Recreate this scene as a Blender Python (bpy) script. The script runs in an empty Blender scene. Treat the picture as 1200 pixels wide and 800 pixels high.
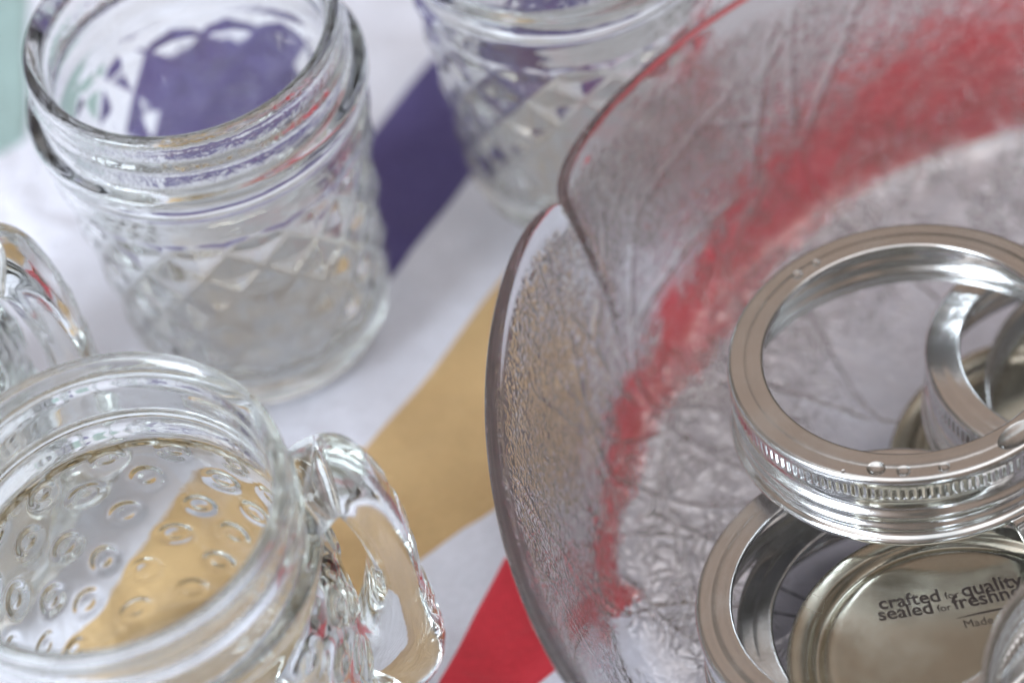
import bpy, math, random
import numpy as np
from mathutils import Vector, Matrix, kdtree

random.seed(7); rng = np.random.default_rng(7)
sc = bpy.context.scene
C = sc.collection

# ------------------------------------------------------------------ camera
F_PX, PITCH, ROLL, CAM_H = 3000.0, math.radians(50.5), math.radians(-11.0), 0.4346
fw = Vector((0, math.cos(PITCH), -math.sin(PITCH))); rt = Vector((1, 0, 0)); up = rt.cross(fw)
Rv = math.cos(ROLL)*rt + math.sin(ROLL)*up
Uv = -math.sin(ROLL)*rt + math.cos(ROLL)*up
cam = bpy.data.cameras.new('camera'); cam_o = bpy.data.objects.new('camera', cam); C.objects.link(cam_o)
m = Matrix((Rv, Uv, -fw)).transposed().to_4x4(); m.translation = (0, 0, CAM_H)
cam_o.matrix_world = m
cam.sensor_width = 36; cam.lens = F_PX/1200*36
cam.clip_start = 0.01; cam.clip_end = 50
cam.dof.use_dof = True; cam.dof.focus_distance = 0.475; cam.dof.aperture_fstop = 6.4; cam.dof.aperture_blades = 7
sc.camera = cam_o

# ------------------------------------------------------------------ world: the soft brown-grey light of the room
w = bpy.data.worlds.new('World'); sc.world = w; w.use_nodes = True
nt = w.node_tree; nt.nodes.clear()
out = nt.nodes.new('ShaderNodeOutputWorld'); bg = nt.nodes.new('ShaderNodeBackground')
tc = nt.nodes.new('ShaderNodeTexCoord'); sep = nt.nodes.new('ShaderNodeSeparateXYZ'); rmp = nt.nodes.new('ShaderNodeValToRGB')
nt.links.new(tc.outputs['Generated'], sep.inputs[0]); nt.links.new(sep.outputs['Z'], rmp.inputs[0])
nt.links.new(rmp.outputs[0], bg.inputs[0]); nt.links.new(bg.outputs[0], out.inputs[0])
cr = rmp.color_ramp                                   # floor, furniture, walls, pale ceiling
cr.elements[0].position = 0.0; cr.elements[0].color = (0.05, 0.045, 0.04, 1)
cr.elements[1].position = 1.0; cr.elements[1].color = (1.72, 1.80, 1.96, 1)
for p_, c_ in ((0.28, (0.19, 0.165, 0.145)), (0.50, (0.24, 0.21, 0.193)), (0.78, (0.31, 0.277, 0.26)), (0.895, (1.62, 1.70, 1.84))):
    e = cr.elements.new(p_); e.color = (*c_, 1)
nz = nt.nodes.new('ShaderNodeTexNoise'); nz.inputs['Scale'].default_value = 3.0; nz.inputs['Detail'].default_value = 1.5; nt.links.new(tc.outputs['Generated'], nz.inputs[0])
r2 = nt.nodes.new('ShaderNodeValToRGB'); nt.links.new(nz.outputs['Fac'], r2.inputs[0])
r2.color_ramp.elements[0].position = .38; r2.color_ramp.elements[0].color = (.36, .39, .38, 1)
r2.color_ramp.elements[1].position = .60; r2.color_ramp.elements[1].color = (1.30, 1.14, 1.03, 1)
mu = nt.nodes.new('ShaderNodeMix'); mu.data_type = 'RGBA'; mu.blend_type = 'MULTIPLY'; mu.inputs['Factor'].default_value = 1.0
nt.links.new(rmp.outputs[0], mu.inputs['A']); nt.links.new(r2.outputs[0], mu.inputs['B']); nt.links.new(mu.outputs['Result'], bg.inputs[0])
bg.inputs[1].default_value = 1.0

# ------------------------------------------------------------------ lamp: tall window at the left
def area(name, loc, target, sx, sy, power, col):
    l = bpy.data.lights.new(name, 'AREA'); l.shape = 'RECTANGLE'; l.size = sx; l.size_y = sy
    l.energy = power; l.color = col
    o = bpy.data.objects.new(name, l); C.objects.link(o); o.location = loc
    o.rotation_euler = (Vector(target)-Vector(loc)).to_track_quat('-Z', 'Y').to_euler()
    return o
area('window_light', (-0.92, -0.22, 0.66), (-.02, 0.3, 0), .55, .66, 17, (0.80, 0.90, 1.0))
sc.view_settings.view_transform = 'Standard'; sc.view_settings.look = 'None'
sc.view_settings.exposure = 0.28; sc.view_settings.gamma = 1.0; sc.view_settings.use_curve_mapping = False
cy = sc.cycles
cy.use_denoising = True
cy.use_adaptive_sampling = True; cy.adaptive_threshold = .03
cy.max_bounces = 15; cy.transmission_bounces = 13; cy.glossy_bounces = 10; cy.diffuse_bounces = 4; cy.transparent_max_bounces = 16
cy.caustics_reflective = True; cy.caustics_refractive = True; cy.blur_glossy = 0.4
cy.sample_clamp_indirect = 8.0; cy.sample_clamp_direct = 0.0

# ------------------------------------------------------------------ helpers
def tag(o, label=None, cat=None, group=None, kind=None):
    if label: o['label'] = label
    if cat: o['category'] = cat
    if group: o['group'] = group
    if kind: o['kind'] = kind
    return o
def mesh_obj(name, verts, faces, mats, parent=None, smooth=True, mat_idx=None):
    me = bpy.data.meshes.new(name); me.from_pydata([tuple(v) for v in verts], [], [tuple(f) for f in faces]); me.update()
    for mt in (mats if isinstance(mats, (list, tuple)) else [mats]): me.materials.append(mt)
    if smooth: me.polygons.foreach_set('use_smooth', [True]*len(me.polygons))
    if mat_idx is not None: me.polygons.foreach_set('material_index', [int(i) for i in mat_idx])
    o = bpy.data.objects.new(name, me); C.objects.link(o); o.parent = parent
    return o
def empty(name, loc=(0, 0, 0), rz=0.0):
    o = bpy.data.objects.new(name, None); C.objects.link(o); o.location = loc; o.rotation_euler = (0, 0, rz)
    o.empty_display_size = 0.01
    return o
def copy_tree(o, parent=None):
    c = o.copy(); C.objects.link(c); c.parent = parent
    for ch in [k for k in bpy.data.objects if k.parent == o]: copy_tree(ch, c)
    return c
def ring_faces(nr, ns, close_r=False):
    """faces of a grid of nr rings with ns segments (ring-major), wrapping round"""
    i = np.arange(nr if close_r else nr-1)[:, None]; j = np.arange(ns)[None, :]
    i2 = (i+1) % nr; j2 = (j+1) % ns
    return np.stack([i*ns+j, i*ns+j2, i2*ns+j2, i2*ns+j], -1).reshape(-1, 4)
def smooth_poly(pts, n):
    """Catmull-Rom through pts resampled evenly to n points"""
    P = np.array(pts, float); P = np.vstack([2*P[0]-P[1], P, 2*P[-1]-P[-2]]); res = []
    for k in range(1, len(P)-2):
        t = np.linspace(0, 1, 24, endpoint=False)[:, None]
        a, b, c, d = P[k-1], P[k], P[k+1], P[k+2]
        res.append(0.5*((2*b)+(c-a)*t+(2*a-5*b+4*c-d)*t**2+(3*b-a-3*c+d)*t**3))
    res.append(P[-2][None]); R = np.vstack(res)
    s = np.r_[0, np.cumsum(np.linalg.norm(np.diff(R, axis=0), axis=1))]
    q = np.linspace(0, s[-1], n)
    return np.stack([np.interp(q, s, R[:, k]) for k in range(R.shape[1])], -1)
def basis_matrix(loc, tx, ty, spin=0.0, flip=False):
    n = Vector((tx, ty, 1)).normalized(); u = Vector((0, 1, 0)).cross(n).normalized(); v = n.cross(u)
    M = Matrix((u, v, n)).transposed().to_4x4(); M.translation = loc
    if flip: M = M @ Matrix.Rotation(math.pi, 4, 'X')
    return M @ Matrix.Rotation(spin, 4, 'Z')

# ------------------------------------------------------------------ materials
class NT:
    def __init__(s, name):
        s.m = bpy.data.materials.new(name); s.m.use_nodes = True; s.t = s.m.node_tree; s.t.nodes.clear()
        s.out = s.n('ShaderNodeOutputMaterial')
    def n(s, typ, **kw):
        nd = s.t.nodes.new(typ)
        for k, v in kw.items(): setattr(nd, k, v)
        return nd
    def l(s, a, b): s.t.links.new(a, b)
    def noise(s, vec, scale, detail=3, rough=.55, dist=0.0):
        nd = s.n('ShaderNodeTexNoise'); nd.inputs['Scale'].default_value = scale; nd.inputs['Detail'].default_value = detail
        nd.inputs['Roughness'].default_value = rough; nd.inputs['Distortion'].default_value = dist; s.l(vec, nd.inputs['Vector']); return nd.outputs['Fac']
    def math(s, op, a, b=None, c=None, clamp=False):
        nd = s.n('ShaderNodeMath', operation=op); nd.use_clamp = clamp
        for k, x in enumerate((a, b, c)):
            if x is None: continue
            if isinstance(x, (int, float)): nd.inputs[k].default_value = x
            else: s.l(x, nd.inputs[k])
        return nd.outputs[0]
    def ramp(s, fac, stops):
        nd = s.n('ShaderNodeValToRGB'); s.l(fac, nd.inputs[0]); e = nd.color_ramp.elements
        e[0].position, e[0].color = stops[0][0], (*stops[0][1], 1); e[1].position, e[1].color = stops[-1][0], (*stops[-1][1], 1)
        for p_, c_ in stops[1:-1]:
            k = e.new(p_); k.color = (*c_, 1)
        return nd.outputs[0]
    def bump(s, h, strength, dist):
        nd = s.n('ShaderNodeBump'); nd.inputs['Strength'].default_value = strength; nd.inputs['Distance'].default_value = dist
        s.l(h, nd.inputs['Height']); return nd.outputs[0]
    def obj(s): return s.n('ShaderNodeTexCoord').outputs['Object']

def mat_glass(name, col=(.983, .99, .985), bump=0.0, scale=260, dist=.0004, rough=0.0, ior=1.5):
    t = NT(name); g = t.n('ShaderNodeBsdfGlass'); g.inputs['Color'].default_value = (*col, 1)
    g.inputs['Roughness'].default_value = rough; g.inputs['IOR'].default_value = ior
    if bump:
        o = t.obj(); h = t.math('ADD', t.noise(o, scale, 2), t.math('MULTIPLY', t.noise(o, scale*.22, 2), 2.0))
        t.l(t.bump(h, bump, dist), g.inputs['Normal'])
    t.l(g.outputs[0], t.out.inputs[0]); return t.m
def mat_metal(name, col, rough, brushed=(1, 1, 1), bscale=900, bstr=.08):
    t = NT(name); b = t.n('ShaderNodeBsdfPrincipled'); o = t.obj()
    mp = t.n('ShaderNodeMapping'); mp.inputs['Scale'].default_value = brushed; t.l(o, mp.inputs[0])
    n1 = t.noise(mp.outputs[0], bscale, 3); n2 = t.noise(o, 90, 3)
    b.inputs['Metallic'].default_value = 1
    c1 = tuple(x*.9 for x in col)
    t.l(t.ramp(n2, [(.3, c1), (.7, col)]), b.inputs['Base Color'])
    sm = t.ramp(t.noise(o, 48, 4, .65, .6), [(.46, (0, 0, 0)), (.62, (1, 1, 1))])                 # finger smudges
    t.l(t.math('ADD', t.math('ADD', t.math('MULTIPLY', n2, .10), rough), t.math('MULTIPLY', sm, .09)), b.inputs['Roughness'])
    h = t.math('ADD', n1, t.math('MULTIPLY', t.noise(o, 130, 2), .5))
    t.l(t.bump(h, bstr, .0002), b.inputs['Normal'])
    t.l(b.outputs[0], t.out.inputs[0]); return t.m
def mat_cloth(name, col):
    t = NT(name); b = t.n('ShaderNodeBsdfPrincipled'); o = t.obj()
    wv = []
    for ax in ('X', 'Y'):
        q = t.n('ShaderNodeTexWave', wave_type='BANDS', bands_direction=ax); q.inputs['Scale'].default_value = 380
        q.inputs['Distortion'].default_value = .6; q.inputs['Detail'].default_value = 1; t.l(o, q.inputs[0]); wv.append(q.outputs['Fac'])
    weave = t.math('MULTIPLY', wv[0], wv[1])
    n = t.noise(o, 60, 4); n2 = t.noise(o, 700, 2)
    f = t.math('ADD', t.math('MULTIPLY', n, .6), t.math('MULTIPLY', n2, .4))
    t.l(t.ramp(f, [(.3, tuple(x*.84 for x in col)), (.7, tuple(min(1, x*1.06) for x in col))]), b.inputs['Base Color'])
    b.inputs['Roughness'].default_value = .9
    b.inputs['Sheen Weight'].default_value = .25
    b1 = t.n('ShaderNodeBump'); b1.inputs['Strength'].default_value = .8; b1.inputs['Distance'].default_value = .006
    t.l(t.noise(o, 22, 3, .5, 1.2), b1.inputs['Height'])                                            # soft rumples
    b2 = t.n('ShaderNodeBump'); b2.inputs['Strength'].default_value = .35; b2.inputs['Distance'].default_value = .0003
    t.l(t.math('ADD', weave, n2), b2.inputs['Height']); t.l(b1.outputs[0], b2.inputs['Normal']); t.l(b2.outputs[0], b.inputs['Normal'])
    t.l(b.outputs[0], t.out.inputs[0]); return t.m
def mat_bowl(name, amount, inside=False):
    """clear pressed glass, leaf-skin relief: flat plates parted by narrow creases; attribute 'relief' fades it at the polished lip"""
    t = NT(name); o = t.obj()
    g = t.n('ShaderNodeBsdfGlass'); g.inputs['IOR'].default_value = 1.5; g.inputs['Color'].default_value = (.985, .978, .978, 1)
    g.inputs['Roughness'].default_value = .0
    at = t.n('ShaderNodeAttribute', attribute_name='relief'); msk = at.outputs['Fac']
    if inside:
        t.l(t.bump(t.math('MULTIPLY', t.noise(o, 260, 2, .5, .8), msk), 1.0, amount), g.inputs['Normal']); t.l(g.outputs[0], t.out.inputs[0])
        return t.m
    fi = t.n('ShaderNodeAttribute', attribute_name='fine').outputs['Fac']
    def warped(scale, amp, stretch):
        nz = t.n('ShaderNodeTexNoise'); nz.inputs['Scale'].default_value = scale; nz.inputs['Detail'].default_value = 1.5; t.l(o, nz.inputs[0])
        sb = t.n('ShaderNodeVectorMath', operation='SUBTRACT'); sb.inputs[1].default_value = (.5, .5, .5); t.l(nz.outputs['Color'], sb.inputs[0])
        sc_ = t.n('ShaderNodeVectorMath', operation='SCALE'); sc_.inputs['Scale'].default_value = amp; t.l(sb.outputs[0], sc_.inputs[0])
        ad = t.n('ShaderNodeVectorMath', operation='ADD'); t.l(o, ad.inputs[0]); t.l(sc_.outputs[0], ad.inputs[1])
        mp = t.n('ShaderNodeMapping'); mp.inputs['Scale'].default_value = stretch; mp.inputs['Rotation'].default_value = (0, 0, .9); t.l(ad.outputs[0], mp.inputs[0])
        return mp.outputs[0]
    def plates(vec, scale, k):
        v = t.n('ShaderNodeTexVoronoi', feature='DISTANCE_TO_EDGE'); v.inputs['Scale'].default_value = scale; t.l(vec, v.inputs[0])
        q = t.math('MINIMUM', t.math('MULTIPLY', v.outputs['Distance'], k), 1.0)
        return t.math('MULTIPLY', q, t.math('SUBTRACT', 2.0, q))
    a = plates(warped(120, .010, (1, .55, 1)), 500, 3.0)
    b = plates(warped(210, .006, (.7, 1, 1)), 560, 2.8)
    br = t.ramp(t.noise(o, 75, 2), [(.34, (.10, .10, .10)), (.54, (1, 1, 1))])                # creases come and go
    h = t.math('ADD', t.math('MULTIPLY', t.math('MULTIPLY', a, br), t.math('SUBTRACT', 1.0, t.math('MULTIPLY', fi, .45))), t.math('MULTIPLY', b, t.math('ADD', t.math('MULTIPLY', fi, .36), .06)))
    h = t.math('ADD', h, t.math('MULTIPLY', t.noise(o, 150, 2), .5))
    h = t.math('MULTIPLY', h, msk)
    bn = t.bump(h, 1.0, amount); t.l(bn, g.inputs['Normal'])
    gl = t.n('ShaderNodeBsdfGlossy'); gl.inputs['Color'].default_value = (.87, .85, .855, 1); gl.inputs['Roughness'].default_value = .20; t.l(bn, gl.inputs['Normal'])
    mx = t.n('ShaderNodeMixShader'); t.l(t.math('MULTIPLY', msk, t.math('SUBTRACT', .31, t.math('MULTIPLY', fi, .03)), clamp=True), mx.inputs[0]); t.l(g.outputs[0], mx.inputs[1]); t.l(gl.outputs[0], mx.inputs[2])   # lustre finish of the pressed underside
    t.l(mx.outputs[0], t.out.inputs[0])
    return t.m

GLASS = mat_glass('jar_glass', bump=.10)
GLASS_WET = mat_glass('jar_glass_misted', bump=.35, scale=520, dist=.0005)
MUG = mat_glass('mug_glass', col=(.98, .986, .98), bump=.05)
WATER = mat_glass('water', col=(1, 1, 1), ior=1.33)
TIN = mat_metal('tin_band', (.73, .735, .735), .11)
TIN_LID = mat_metal('tin_lid', (.54, .525, .45), .12, brushed=(1, 14, 1), bscale=260, bstr=.10)
INK = NT('black_ink'); _b = INK.n('ShaderNodeBsdfPrincipled'); _b.inputs['Base Color'].default_value = (.03, .022, .02, 1); _b.inputs['Roughness'].default_value = .35
INK.l(_b.outputs[0], INK.out.inputs[0]); INK = INK.m
BOWL_IN, BOWL_OUT = mat_bowl('bowl_glass_inside', .00007, True), mat_bowl('bowl_glass_crinkled', .00030)

# ------------------------------------------------------------------ tablecloth
def cloth_z(x, y):
    return (.0011*np.sin(38*x+21*y+.6)*np.sin(17*x-26*y+1.3) + .0007*np.sin(70*y-40*x+.3*np.sin(60*x)) + .0004*np.sin(120*x+90*y))*1.5 - .0036
def sheet(name, mat, corners, nx, ny, lift, parent=None, drop=.0012):
    """a four-sided sheet of cloth that follows the folds, with a turned-down hem"""
    c = [np.array(k, float) for k in corners]
    u = np.linspace(0, 1, nx+1)[None, :, None]; v = np.linspace(0, 1, ny+1)[:, None, None]
    P = (1-v)*((1-u)*c[0]+u*c[1]) + v*((1-u)*c[3]+u*c[2])
    wob = .0005*np.sin(P[..., 0]*230+P[..., 1]*170); P = P+wob[..., None]*np.array([.7, .7])
    z = cloth_z(P[..., 0], P[..., 1])+lift
    ed = np.zeros_like(z, bool); ed[0] = ed[-1] = True; ed[:, 0] = ed[:, -1] = True
    z = np.where(ed, z-drop, z)
    V = np.concatenate([P, z[..., None]], -1).reshape(-1, 3)
    i = np.arange(ny)[:, None]; j = np.arange(nx)[None, :]; k = nx+1
    Fc = np.stack([i*k+j, i*k+j+1, (i+1)*k+j+1, (i+1)*k+j], -1).reshape(-1, 4)
    # orientation up
    if np.cross(c[1]-c[0], c[3]-c[0]) < 0: Fc = Fc[:, ::-1]
    return mesh_obj(name, V, Fc, mat, parent)
WHITE = mat_cloth('white_cotton', (.78, .79, .89)); PURPLE = mat_cloth('purple_cotton', (.10, .08, .24))
TAN = mat_cloth('tan_cotton', (.63, .425, .205)); RED = mat_cloth('red_cotton', (.76, .045, .07)); TEAL = mat_cloth('teal_cotton', (.33, .46, .45))
cloth = tag(empty('tablecloth', (0, .35, 0)), 'white cotton tablecloth with purple, tan, red and teal patches under the glassware', 'tablecloth')
def patch(name, mat, corners, n=26, lift=.0006):
    s = sheet(name, mat, [(x, y-.35) for x, y in corners], n, n, lift, cloth)
    s.location = (0, 0, 0)
    return s
_cz = cloth_z
def cloth_z(x, y): return _cz(x, y+.35)
sheet('white_cloth', WHITE, [(-.55, -.5), (.65, -.5), (.65, .6), (-.55, .6)], 160, 150, 0, cloth)
patch('purple_patch', PURPLE, [(.0297, .497), (-.0312, .4247), (-.0304, .3773), (.0537, .4834)])
patch('purple_patch', PURPLE, [(-.0878, .4916), (-.0232, .4991), (-.0323, .4336), (-.0802, .4294)])
patch('tan_patch', TAN, [(.0100, .3915), (-.0673, .3049), (-.0484, .2962), (.0064, .3260)])
patch('tan_patch', TAN, [(-.036, .341), (-.096, .264), (-.055, .250), (-.0300, .3085)], lift=.0009)
patch('red_patch', RED, [(-.0102, .3049), (-.0343, .2669), (-.0133, .2697), (.0176, .2877)])
patch('teal_patch', TEAL, [(-.1387, .5292), (-.1046, .5061), (-.1069, .4538), (-.134, .4379)])
patch('tan_patch', TAN, [(-.0507, .3383), (-.0699, .3442), (-.107, .2996), (-.0609, .2572)], lift=.0012)  # extra patch behind the mug, imitates tan cloth shifted by refraction in its wall
def strip(name, mat, pts, wid, n=60, m=8, lift=.0006):
    """a curved coloured strip laid over the cloth, following its folds"""
    c = smooth_poly(pts, n); t = np.gradient(c, axis=0); t /= np.linalg.norm(t, axis=1)[:, None]; nn = np.stack([-t[:, 1], t[:, 0]], -1)
    wd = np.interp(np.linspace(0, 1, n), np.linspace(0, 1, len(wid)), wid)
    k = np.linspace(-1, 1, m)
    P = c[:, None]+nn[:, None]*(wd[:, None]*k[None])[..., None]; P[..., 1] -= .35
    z = cloth_z(P[..., 0], P[..., 1])+lift; z[:, 0] -= .001; z[:, -1] -= .001; z[0] -= .001; z[-1] -= .001
    i = np.arange(n-1)[:, None]; j = np.arange(m-1)[None]
    fc = np.stack([i*m+j, (i+1)*m+j, (i+1)*m+j+1, i*m+j+1], -1).reshape(-1, 4)
    return mesh_obj(name, np.concatenate([P, z[..., None]], -1).reshape(-1, 3), fc, mat, cloth)
strip('red_refraction_strip', RED, [(.0060, .2800), (.0072, .2940), (.0095, .3065), (.0142, .3169), (.0205, .3338), (.0374, .3538), (.0590, .3810), (.0905, .4060), (.1366, .4205), (.18, .420)], [.003, .005, .008, .011, .014, .018, .022, .026, .030, .030])  # added strip: imitates red cloth refracted in a ring along the bowl's heel

# ------------------------------------------------------------------ glass vessels (outer and inner skins, one closed wall)
def vessel(name, outer, inner, ns, mat, parent, relief=None, n_out=150, n_in=60, th0=0.0, mats=None, zsplit=None):
    """outer: (r,z) from base centre up to the lip; inner: lip down to inside base centre. relief(theta, z, r) adds to r on the outer skin"""
    po = smooth_poly(outer, n_out) if relief is None else smooth_poly(outer, n_out)
    pi_ = smooth_poly(inner, n_in)[1:]
    po[0, 0] = pi_[-1, 0] = 1e-5
    prof = np.vstack([po, pi_]); th = th0+np.arange(ns)/ns*2*np.pi
    r = np.repeat(prof[:, :1], ns, 1); z = np.repeat(prof[:, 1:], ns, 1); T = np.repeat(th[None], len(prof), 0)
    if relief is not None: r[:n_out] += relief(T[:n_out], z[:n_out], r[:n_out])
    V = np.stack([r*np.cos(T), r*np.sin(T), z], -1).reshape(-1, 3)
    fc = ring_faces(len(prof), ns)
    idx = None
    if zsplit is not None:
        zz = z.reshape(-1)[fc[:, 0]]; idx = ((zz > zsplit[0]) & (zz < zsplit[1])).astype(int)
    return mesh_obj(name, V, fc, mats or mat, parent, mat_idx=idx)

def gauss(x, s): return np.exp(-(x/s)**2)
def thread(T, z, z0, pitch, amp, wid, turns=1.15):
    """a raised screw thread that starts and fades out"""
    out_ = 0
    for k in range(2):
        s = (T/(2*np.pi))+k
        zc = z0-pitch*s; fade = np.clip(s/.06, 0, 1)*np.clip((turns-s)/.06, 0, 1)
        out_ = out_+amp*gauss(z-zc, wid)*fade
    return out_

# --- quilted jelly jar
JH = .0898
def quilt(T, z, r):
    n = 16; z0, z1 = .012, .0625
    u = T*n/(2*np.pi); v = (z-z0)/(z1-z0)*3.3
    a = np.abs(((u+v) % 1)-.5)*2; b = np.abs(((u-v) % 1)-.5)*2           # 0 centre .. 1 groove
    f = 1-np.maximum(a, b)
    win = np.clip((z-z0)/.004, 0, 1)*np.clip((z1-z)/.0022, 0, 1)
    d = (np.sqrt(f*f+.010)-.75)*.0010*win
    return d + thread(T, z, JH-.0045, .0042, .0011, .0011)
def make_jar():
    root = empty('quilted_jar')
    outer = [(0, .0022), (.020, .0022), (.0235, .0004), (.0262, .0008), (.0283, .005), (.0292, .012), (.0308, .030), (.0325, .050), (.0336, .0605), (.0338, .066),
             (.0336, .0695), (.0346, .0715), (.0353, .0735), (.0346, .0757), (.0322, .0768), (.0318, .0800), (.0317, .0860), (.0321, .0880), (.0318, .0895), (.0308, .0899)]
    inner = [(.0308, .0899), (.0292, .0894), (.0285, .0870), (.0284, .0790), (.0290, .0730), (.0302, .0680), (.0303, .0600), (.0290, .0400), (.0274, .0200), (.0258, .0105), (.020, .0072), (0, .0068)]
    vessel('glass_body', outer, inner, 336, None, root, quilt, 230, 70, mats=[GLASS, GLASS_WET], zsplit=(.0765, .0872))
    return root
jar = make_jar(); jar.location = (-.0528, .3797, 0); jar.rotation_euler.z = .4
tag(jar, 'clear quilted glass jar with open threaded mouth beside the dimpled mug', 'jar', 'quilted glass jars')
jar2 = copy_tree(jar); jar2.location = (.0265, .4085, 0); jar2.rotation_euler.z = 1.7
tag(jar2, 'clear quilted glass jar at the top edge, right behind the big crinkled bowl', 'jar', 'quilted glass jars')

# --- dimpled mug with a handle
MH = .0899
def dimples(T, z, r):
    d = 0
    for k in range(6):
        zc = .010+k*.0098
        n = 16; off = .5*(k % 2)
        a = (((T*n/(2*np.pi)+off) % 1)-.5)/n*2*np.pi*.036
        cell = np.floor(T*n/(2*np.pi)+off)*7.13+k*3.71
        h1 = np.sin(cell*12.9898)*43758.5; h1 = h1-np.floor(h1); h2 = np.sin(cell*78.233)*12543.7; h2 = h2-np.floor(h2)
        a = a+(h1-.5)*.0022; zj = z-zc+(h2-.5)*.0022
        q = np.sqrt((a*(1+.35*(h2-.5)))**2+(zj*(.95+.4*(h1-.5)))**2)
        d = d + (.0003+.0005*h2)*gauss(q-.0021-.0004*h1, .0010+.0003*h2)+.0002*gauss(q, .0016)
    d = d*np.clip((.0635-z)/.002, 0, 1)
    return d + thread(T, z, MH-.0055, .0048, .0012, .0012)
def tube_section(P, Nrm, B, wid, hgt, ns):
    a = np.arange(ns)/ns*2*np.pi
    e = .75
    ca, sa = np.sign(np.cos(a))*np.abs(np.cos(a))**e, np.sign(np.sin(a))*np.abs(np.sin(a))**e
    return P+Nrm*hgt*ca[:, None]+B*wid*sa[:, None], ca, sa
def make_mug():
    root = empty('handled_mug')
    outer = [(0, .0030), (.022, .0030), (.0265, .0006), (.0300, .0006), (.0340, .004), (.0358, .012), (.0364, .030), (.0362, .050), (.0352, .060), (.0334, .0655),
             (.0333, .0675), (.0345, .0692), (.0350, .0708), (.0342, .0726), (.0326, .0738), (.0324, .0780), (.0323, .0850), (.0327, .0872), (.0325, .0892), (.0314, .0900), (.0308, .0899)]
    inner = [(.0308, .0899), (.0298, .0890), (.0292, .0865), (.0291, .0770), (.0290, .0720), (.0300, .0660), (.0315, .0600), (.0322, .0500), (.0324, .0300), (.0316, .0150), (.0290, .0095), (.020, .0080), (0, .0078)]
    vessel('glass_body', outer, inner, 400, MUG, root, dimples, 300, 80)
    # handle: a flattened loop with raised ovals on its outer face
    path = smooth_poly([(.0320, .0725), (.0368, .0762), (.0408, .0745), (.0436, .0660), (.0452, .0530), (.0446, .0380), (.0428, .0260), (.0400, .0185), (.0350, .0150)], 130)
    tan_ = np.gradient(path, axis=0); tan_ /= np.linalg.norm(tan_, axis=1)[:, None]
    ns = 56; V = []
    L = np.r_[0, np.cumsum(np.linalg.norm(np.diff(path, axis=0), axis=1))]
    for k in range(len(path)):
        nrm = np.array([-tan_[k, 1], 0, tan_[k, 0]]); nrm = nrm if k else nrm
        P = np.array([path[k, 0], 0, path[k, 1]]); B = np.array([0, 1., 0])
        s = L[k]/L[-1]; wd = .0084-.0010*math.sin(s*math.pi); hg = .0045+.0007*math.cos(s*math.pi)**2*(s < .5)+.0058*np.clip((s-.55)/.35, 0, 1)**1.3
        sec, ca, sa = tube_section(P, nrm, B, wd, hg, ns)
        y = sa*wd
        for sc_ in (.014, .026, .038, .050, .062):
            q = np.sqrt(((L[k]-sc_)/1.35)**2+(y*1.25)**2)
            bmp = (.00045*gauss(q-.0026, .0009)+.0001*gauss(q, .0012))*(ca > 0)
            sec = sec+nrm*bmp[:, None]
        V.append(sec)
    V = np.vstack(V); n0 = len(V)
    V = np.vstack([V, [[path[0, 0], 0, path[0, 1]], [path[-1, 0], 0, path[-1, 1]]]])
    fc = [tuple(f) for f in ring_faces(len(path), ns)[:, ::-1]]
    fc += [(n0, (j+1) % ns, j) for j in range(ns)] + [(n0+1, n0-ns+j, n0-ns+(j+1) % ns) for j in range(ns)]
    h = mesh_obj('handle', V, fc, MUG, root)
    return root
mug = make_mug(); mug.location = (-.0741, .2675, 0); mug.rotation_euler.z = math.radians(9)
tag(mug, 'clear glass mug with dimpled body and handle, mouth open at the lower left', 'mug', 'handled glass mugs')
mug2 = copy_tree(mug); mug2.location = (-.1330, .3372, 0); mug2.rotation_euler.z = math.radians(4)
tag(mug2, 'clear glass mug cut by the left edge, only its rounded handle side in view', 'mug', 'handled glass mugs')

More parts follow.
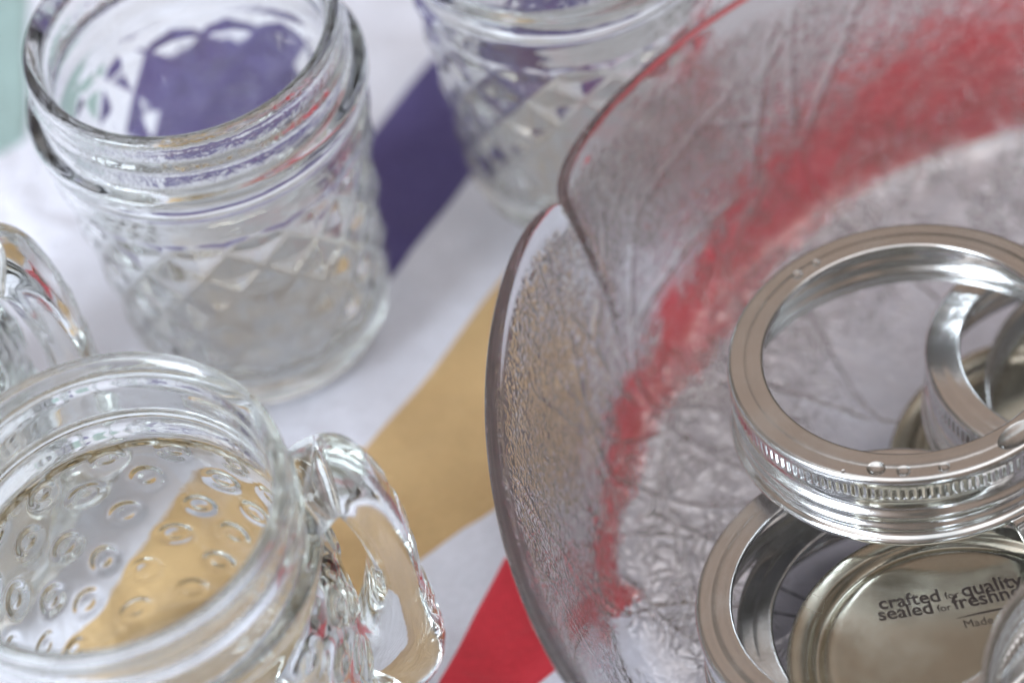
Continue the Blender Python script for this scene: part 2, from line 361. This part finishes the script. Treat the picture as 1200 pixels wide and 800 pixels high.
# ------------------------------------------------------------------ big crinkled bowl
BC = (.1192, .2762)
def bowl_mesh():
    th = np.radians(np.r_[np.arange(95, 262, .28), np.arange(262, 455, 1.0)]); ns = len(th)
    # distance from the nearest notch between two petals
    dn = (np.degrees(th)-147+30) % 60-30
    edge = .0010-.0042*np.exp(-np.abs(dn)/2.6)+.0006*np.cos(np.radians(dn*6))
    lift = -.0016*np.exp(-np.abs(dn)/3.5)
    outer = [(0, .0018), (.050, .0018), (.095, .0012), (.1030, .0010), (.1085, .0022), (.1130, .0062), (.1162, .0150), (.1195, .0290), (.1235, .0450), (.1268, .0560), (.1276, .0578)]
    top = [(.1276, .0578), (.1275, .0588), (.1266, .0593), (.1254, .0588), (.1248, .0578)]
    inner = [(.1248, .0578), (.1232, .0540), (.1203, .0440), (.1164, .0285), (.1130, .0150), (.1100, .0090), (.1050, .0062), (.095, .0056), (.050, .0056), (0, .0056)]
    po, pt, pi_ = smooth_poly(outer, 380), smooth_poly(top, 9)[1:], smooth_poly(inner, 240)[1:]
    po[0, 0] = pi_[-1, 0] = 1e-5
    prof = np.vstack([po, pt, pi_]); nr = len(prof)
    T = np.repeat(th[None], nr, 0); r = np.repeat(prof[:, :1], ns, 1); z = np.repeat(prof[:, 1:], ns, 1)
    wgt = np.clip((z-.012)/.045, 0, 1)**1.1
    r = r+edge[None]*wgt; z = z+lift[None]*wgt**2
    V = np.stack([r*np.cos(T), r*np.sin(T), z], -1)
    # leaf veins: long wandering ridges pressed into the underside
    veins = []
    def wander(x, y, a, n, step, curl, forks=0):
        pts = [(x, y)]
        for k in range(n):
            a += rng.normal(0, curl); x += step*math.cos(a); y += step*math.sin(a); pts.append((x, y))
            if forks and k and k % 6 == 0 and rng.random() < .8:
                wander(x, y, a+rng.choice([-1, 1])*rng.uniform(.5, .9), int(n*.4), step, curl, forks-1)
        veins.append(np.array(pts))
    for a0 in np.radians(np.arange(96, 262, 15)):
        a = a0+rng.uniform(-.1, .1); r0 = rng.uniform(.03, .085)
        wander(r0*math.cos(a), r0*math.sin(a), a+rng.normal(0, .25), 26, .0045, .13, 2)
    pts = []
    for v in veins:
        s = smooth_poly(v, len(v)*14); pts.append(s)
    pts = np.vstack(pts)
    # in plan the wall is steep: place veins by radius along the profile length
    s_o = np.r_[0, np.cumsum(np.linalg.norm(np.diff(po, axis=0), axis=1))]
    rad = np.hypot(pts[:, 0], pts[:, 1]); ang = np.arctan2(pts[:, 1], pts[:, 0])
    rr = np.interp(rad, s_o, po[:, 0]); zz = np.interp(rad, s_o, po[:, 1])
    ok = rad < s_o[-1]-.008
    kd = kdtree.KDTree(int(ok.sum()))
    for k, (a, q, h_) in enumerate(zip(ang[ok], rr[ok], zz[ok])): kd.insert((q*math.cos(a), q*math.sin(a), h_), k)
    kd.balance()
    no = len(po); D = np.ones((no, ns))
    for i in range(no):
        if prof[i, 0] < .025: continue
        for j in range(596):
            co = V[i, j]
            D[i, j] = kd.find(co)[2]
    tg = np.gradient(po, axis=0); tg /= np.linalg.norm(tg, axis=1)[:, None]
    nr_, nz_ = tg[:, 1], -tg[:, 0]
    amp = .00062*gauss(D, .00065)
    r[:no] -= amp*nr_[:, None]; z[:no] -= amp*nz_[:, None]
    V = np.stack([r*np.cos(T), r*np.sin(T), z], -1).reshape(-1, 3)
    fc = ring_faces(nr, ns)
    idx = (np.arange(nr-1)[:, None] >= no-2).repeat(ns, 1).reshape(-1).astype(int)
    # relief mask: crinkle fades at the lip
    lm = np.clip((s_o[-1]-.0035-s_o)/.004, 0, 1); mask = np.zeros(nr); mask[:no] = lm*(.15+.85*np.clip((po[:, 0]-.058)/.032, 0, 1))
    s_i = np.r_[0, np.cumsum(np.linalg.norm(np.diff(pi_, axis=0), axis=1))]
    mask[-len(pi_):] = np.clip((s_i-.004)/.004, 0, 1)*(.12+.88*np.clip((pi_[:, 0]-.055)/.040, 0, 1)**1.5)
    fine = np.clip((prof[:, 1]-.010)/.012, 0, 1)
    return V, fc, idx, np.repeat(mask, ns), np.repeat(fine, ns)
V, fc, idx, mask, fine = bowl_mesh()
bowl = tag(empty('glass_bowl', (*BC, 0)), 'large clear crinkled glass bowl with scalloped lip holding the jar bands', 'bowl')
bb = mesh_obj('bowl_wall', V, fc, [BOWL_OUT, BOWL_IN], bowl, mat_idx=idx)
at = bb.data.attributes.new('relief', 'FLOAT', 'POINT'); at.data.foreach_set('value', mask.astype(np.float32))
at = bb.data.attributes.new('fine', 'FLOAT', 'POINT'); at.data.foreach_set('value', fine.astype(np.float32))

# ------------------------------------------------------------------ jar bands and lids
def band_mesh():
    ns = 142*6
    out_p = smooth_poly([(.0274, -.0008), (.0275, -.0002), (.0279, .0000), (.0290, .0000), (.0302, -.0000), (.0308, -.00005), (.0312, -.00011), (.0316, -.0001), (.0324, -.0001), (.0334, -.0001), (.0339, -.00025),
                         (.03425, -.0007), (.0344, -.0013), (.0344, -.0022), (.0344, -.0050), (.0341, -.0058), (.0336, -.0066), (.0336, -.0080), (.0338, -.0098), (.0337, -.0118),
                         (.0338, -.0135), (.0343, -.0147), (.0350, -.0152), (.0355, -.0158), (.0354, -.0165), (.0348, -.0167), (.0344, -.0163)], 120)
    tg = np.gradient(out_p, axis=0); tg /= np.linalg.norm(tg, axis=1)[:, None]
    nrm = np.stack([-tg[:, 1], tg[:, 0]], -1)          # outward / up
    in_p = (out_p-nrm*.00032)[::-1]
    prof = np.vstack([out_p, in_p]); nr = len(prof)
    th = np.arange(ns)/ns*2*np.pi; T = np.repeat(th[None], nr, 0); r = np.repeat(prof[:, :1], ns, 1); z = np.repeat(prof[:, 1:], ns, 1)
    kw = np.clip((-.0019-z)/.0004, 0, 1)*np.clip((z+.0050)/.0004, 0, 1)*(r > .033)
    r = r-kw*.00034*(.5+.5*np.cos(T*142))**1.5
    tw = np.clip((-.0066-z)/.0006, 0, 1)*np.clip((z+.0142)/.0006, 0, 1)
    s = T/(2*np.pi)
    r = r+tw*.00095*(gauss(z+.0082+.0032*s, .0010)*np.clip(s/.05, 0, 1)+gauss(z+.0082+.0032*(s+1), .0010)*np.clip((1-s)/.05, 0, 1)+gauss(z+.0082+.0032*(s-1), .0010)*0)
    V = np.stack([r*np.cos(T), r*np.sin(T), z], -1).reshape(-1, 3)
    return V, ring_faces(nr, ns, True)[:, ::-1]
def lid_mesh():
    top = [(0, .0004), (.0100, .00043), (.0200, .00052), (.0240, .00058), (.0256, .0006), (.0264, .0005), (.0272, .0001), (.0280, -.0008), (.0288, -.0010), (.0298, -.0004), (.0306, .0004), (.0322, .0006), (.0334, .0004), (.0340, -.0004), (.0340, -.0012)]
    p = smooth_poly(top, 90); p[0, 0] = 1e-5
    tg = np.gradient(p, axis=0); tg /= np.linalg.norm(tg, axis=1)[:, None]; nrm = np.stack([-tg[:, 1], tg[:, 0]], -1)
    q = (p-nrm*.00028)[::-1]; q[-1, 0] = 1e-5
    prof = np.vstack([p, q]); ns = 240; th = np.arange(ns)/ns*2*np.pi
    r = prof[:, :1]+0*th[None]; z = prof[:, 1:]+0*th[None]
    return np.stack([r*np.cos(th), r*np.sin(th), z], -1).reshape(-1, 3), ring_faces(len(prof), ns)[:, ::-1]
bv, bf = band_mesh(); band0 = None
def band(label, loc, tx=0, ty=0, spin=0.0, flip=False):
    global band0
    if band0 is None: o = band0 = mesh_obj('jar_band', bv, bf, TIN)
    else: o = band0.copy(); C.objects.link(o)
    o.matrix_world = basis_matrix(Vector(loc), tx, ty, spin, flip)
    return tag(o, label, 'jar band', 'metal jar bands in the bowl')
top_band = band('silver jar band with knurled side and water drops, topmost of the pile', (.0731, .2955, .0527), -.0465, .125, 1.0)
band('silver jar band at the lower left of the pile, lying over another band', (.0574, .2538, .0380), -.0988, .1385, 2.4)
band('silver jar band lying lowest, showing inside the hole of the lower left band', (.0652, .2556, .0205), .02, .075, .5)
band('silver jar band leaning at the right, seen through the hole of the topmost band', (.1129, .2999, .0355), -.0038, .1496, 4.0)
band('upturned dark jar band at the right edge, inside the hole of the leaning band', (.1261, .2984, .0030), 0, 0, 0, True)
band('upturned jar band cut by the lower right corner, covering the end of the lettering', (.1000, .2084, .0400), .04, .06, 0, True)
lv, lf = lid_mesh()
lid = mesh_obj('canning_disc', lv, lf, TIN_LID); lid.matrix_world = basis_matrix(Vector((.0704, .2332, .0380)), .09, .1067, 0)
tag(lid, 'round metal jar lid printed with black lettering crafted for quality', 'jar lid', 'metal jar lids in the bowl')
lid2 = lid.copy(); C.objects.link(lid2); lid2.matrix_world = basis_matrix(Vector((.1033, .293, .0072)), 0, 0, 1)
tag(lid2, 'plain metal jar lid lying flat on the bowl floor under the leaning band', 'jar lid', 'metal jar lids in the bowl')

# lettering on the lid
def text_part(name, s, u0, v0, width, bold=0.0, rot=1.4, height=None):
    cu = bpy.data.curves.new(name, 'FONT'); cu.body = s; cu.size = 1.0; cu.offset = bold; cu.resolution_u = 3
    to = bpy.data.objects.new(name, cu); C.objects.link(to)
    dg = bpy.context.evaluated_depsgraph_get(); me = bpy.data.meshes.new_from_object(to.evaluated_get(dg))
    bpy.data.objects.remove(to)
    n = len(me.vertices); co = np.zeros(n*3); me.vertices.foreach_get('co', co); co = co.reshape(-1, 3)
    k = width/(co[:, 0].max()-co[:, 0].min()); co[:, 0] = (co[:, 0]-co[:, 0].min())*k; co[:, 1] *= (height or k)
    a = math.radians(rot); x = co[:, 0]*math.cos(a)-co[:, 1]*math.sin(a); y = co[:, 0]*math.sin(a)+co[:, 1]*math.cos(a)
    co[:, 0] = x+u0; co[:, 1] = y+v0; co[:, 2] = .00043+np.interp(np.hypot(co[:, 0], co[:, 1]), [0, .010, .020, .024], [0, .00003, .00012, .00018])
    me.vertices.foreach_set('co', co.reshape(-1)); me.materials.clear(); me.materials.append(INK)
    o = bpy.data.objects.new(name, me); C.objects.link(o); o.parent = lid
    return o
mm = .001
text_part('lettering', 'crafted', -14.1*mm, 15.4*mm, 11.3*mm, .018, 0)
text_part('lettering', 'for', -1.9*mm, 15.6*mm, 2.7*mm, .008, 1.5)
text_part('lettering', 'quality', 1.4*mm, 15.6*mm, 11.6*mm, .018, 3)
text_part('lettering', 'sealed', -14.8*mm, 12.9*mm, 10*mm, .018, 0)
text_part('lettering', 'for', -4.0*mm, 13.0*mm, 2.6*mm, .008, 1)
text_part('lettering', 'freshness', -.95*mm, 13.0*mm, 16.2*mm, .018, 3)
text_part('lettering', 'Made in USA', -.1*mm, 8.5*mm, 13.2*mm, 0.0, 2)
sw = np.linspace(0, 1, 24); x = (-1.2+sw*17)*mm; y = (10.9+2.1*sw-1.2*sw**2)*mm; tkn = (.05+.17*np.sin(np.pi*np.clip(sw*1.1, 0, 1)))*mm
vs = np.vstack([np.stack([x, y+tkn, 0*x+.00048], -1), np.stack([x, y-tkn, 0*x+.00048], -1)])
mesh_obj('underline', vs, [(i, i+24, i+25, i+1) for i in range(23)], INK, lid, smooth=False)

# water drops on the topmost band
def drop(px, py, sx, sy, sz, ang=0.0, z=.0, parent=top_band):
    nu, nv = 20, 9
    u = np.arange(nu)/nu*2*np.pi; vv = np.linspace(-.25, np.pi/2, nv)
    Vd = []
    for a in vv[:-1]:
        rr = np.cos(a)*(1+.06*np.sin(2*u+ang)); Vd.append(np.stack([rr*np.cos(u)*sx, rr*np.sin(u)*sy, 0*u+math.sin(a)*sz], -1))
    Vd = np.vstack(Vd+[np.array([[0, 0, sz]]), np.array([[0, 0, -sz*.25]])]); n = (nv-1)*nu
    fc = [tuple(f) for f in ring_faces(nv-1, nu)]+[(n-nu+j, n-nu+(j+1) % nu, n) for j in range(nu)]+[(j, n+1, (j+1) % nu) for j in range(nu)]
    ca, sa = math.cos(ang), math.sin(ang); q = Vd.copy(); q[:, 0] = Vd[:, 0]*ca-Vd[:, 1]*sa+px; q[:, 1] = Vd[:, 0]*sa+Vd[:, 1]*ca+py; q[:, 2] += z
    mesh_obj('water_drop', q, fc, WATER, parent)
def polar_drop(deg, r, s, flat=.55, stretch=1.0, ang=None, spin=1.0):
    a = math.radians(deg)-spin
    drop(r*math.cos(a), r*math.sin(a), s*stretch, s, s*flat, a+math.pi/2 if ang is None else math.radians(ang)-spin, .0)
polar_drop(122, .0300, .0010, .8); polar_drop(113, .0300, .0008, .8)
polar_drop(246, .0314, .0014, .6, 1.3); polar_drop(255, .0318, .0011, .6, 1.2); polar_drop(268, .0320, .0010, .6, 1.1)
polar_drop(-64, .0312, .0024, .40, 2.0, 22)
polar_drop(236, .0333, .0004)
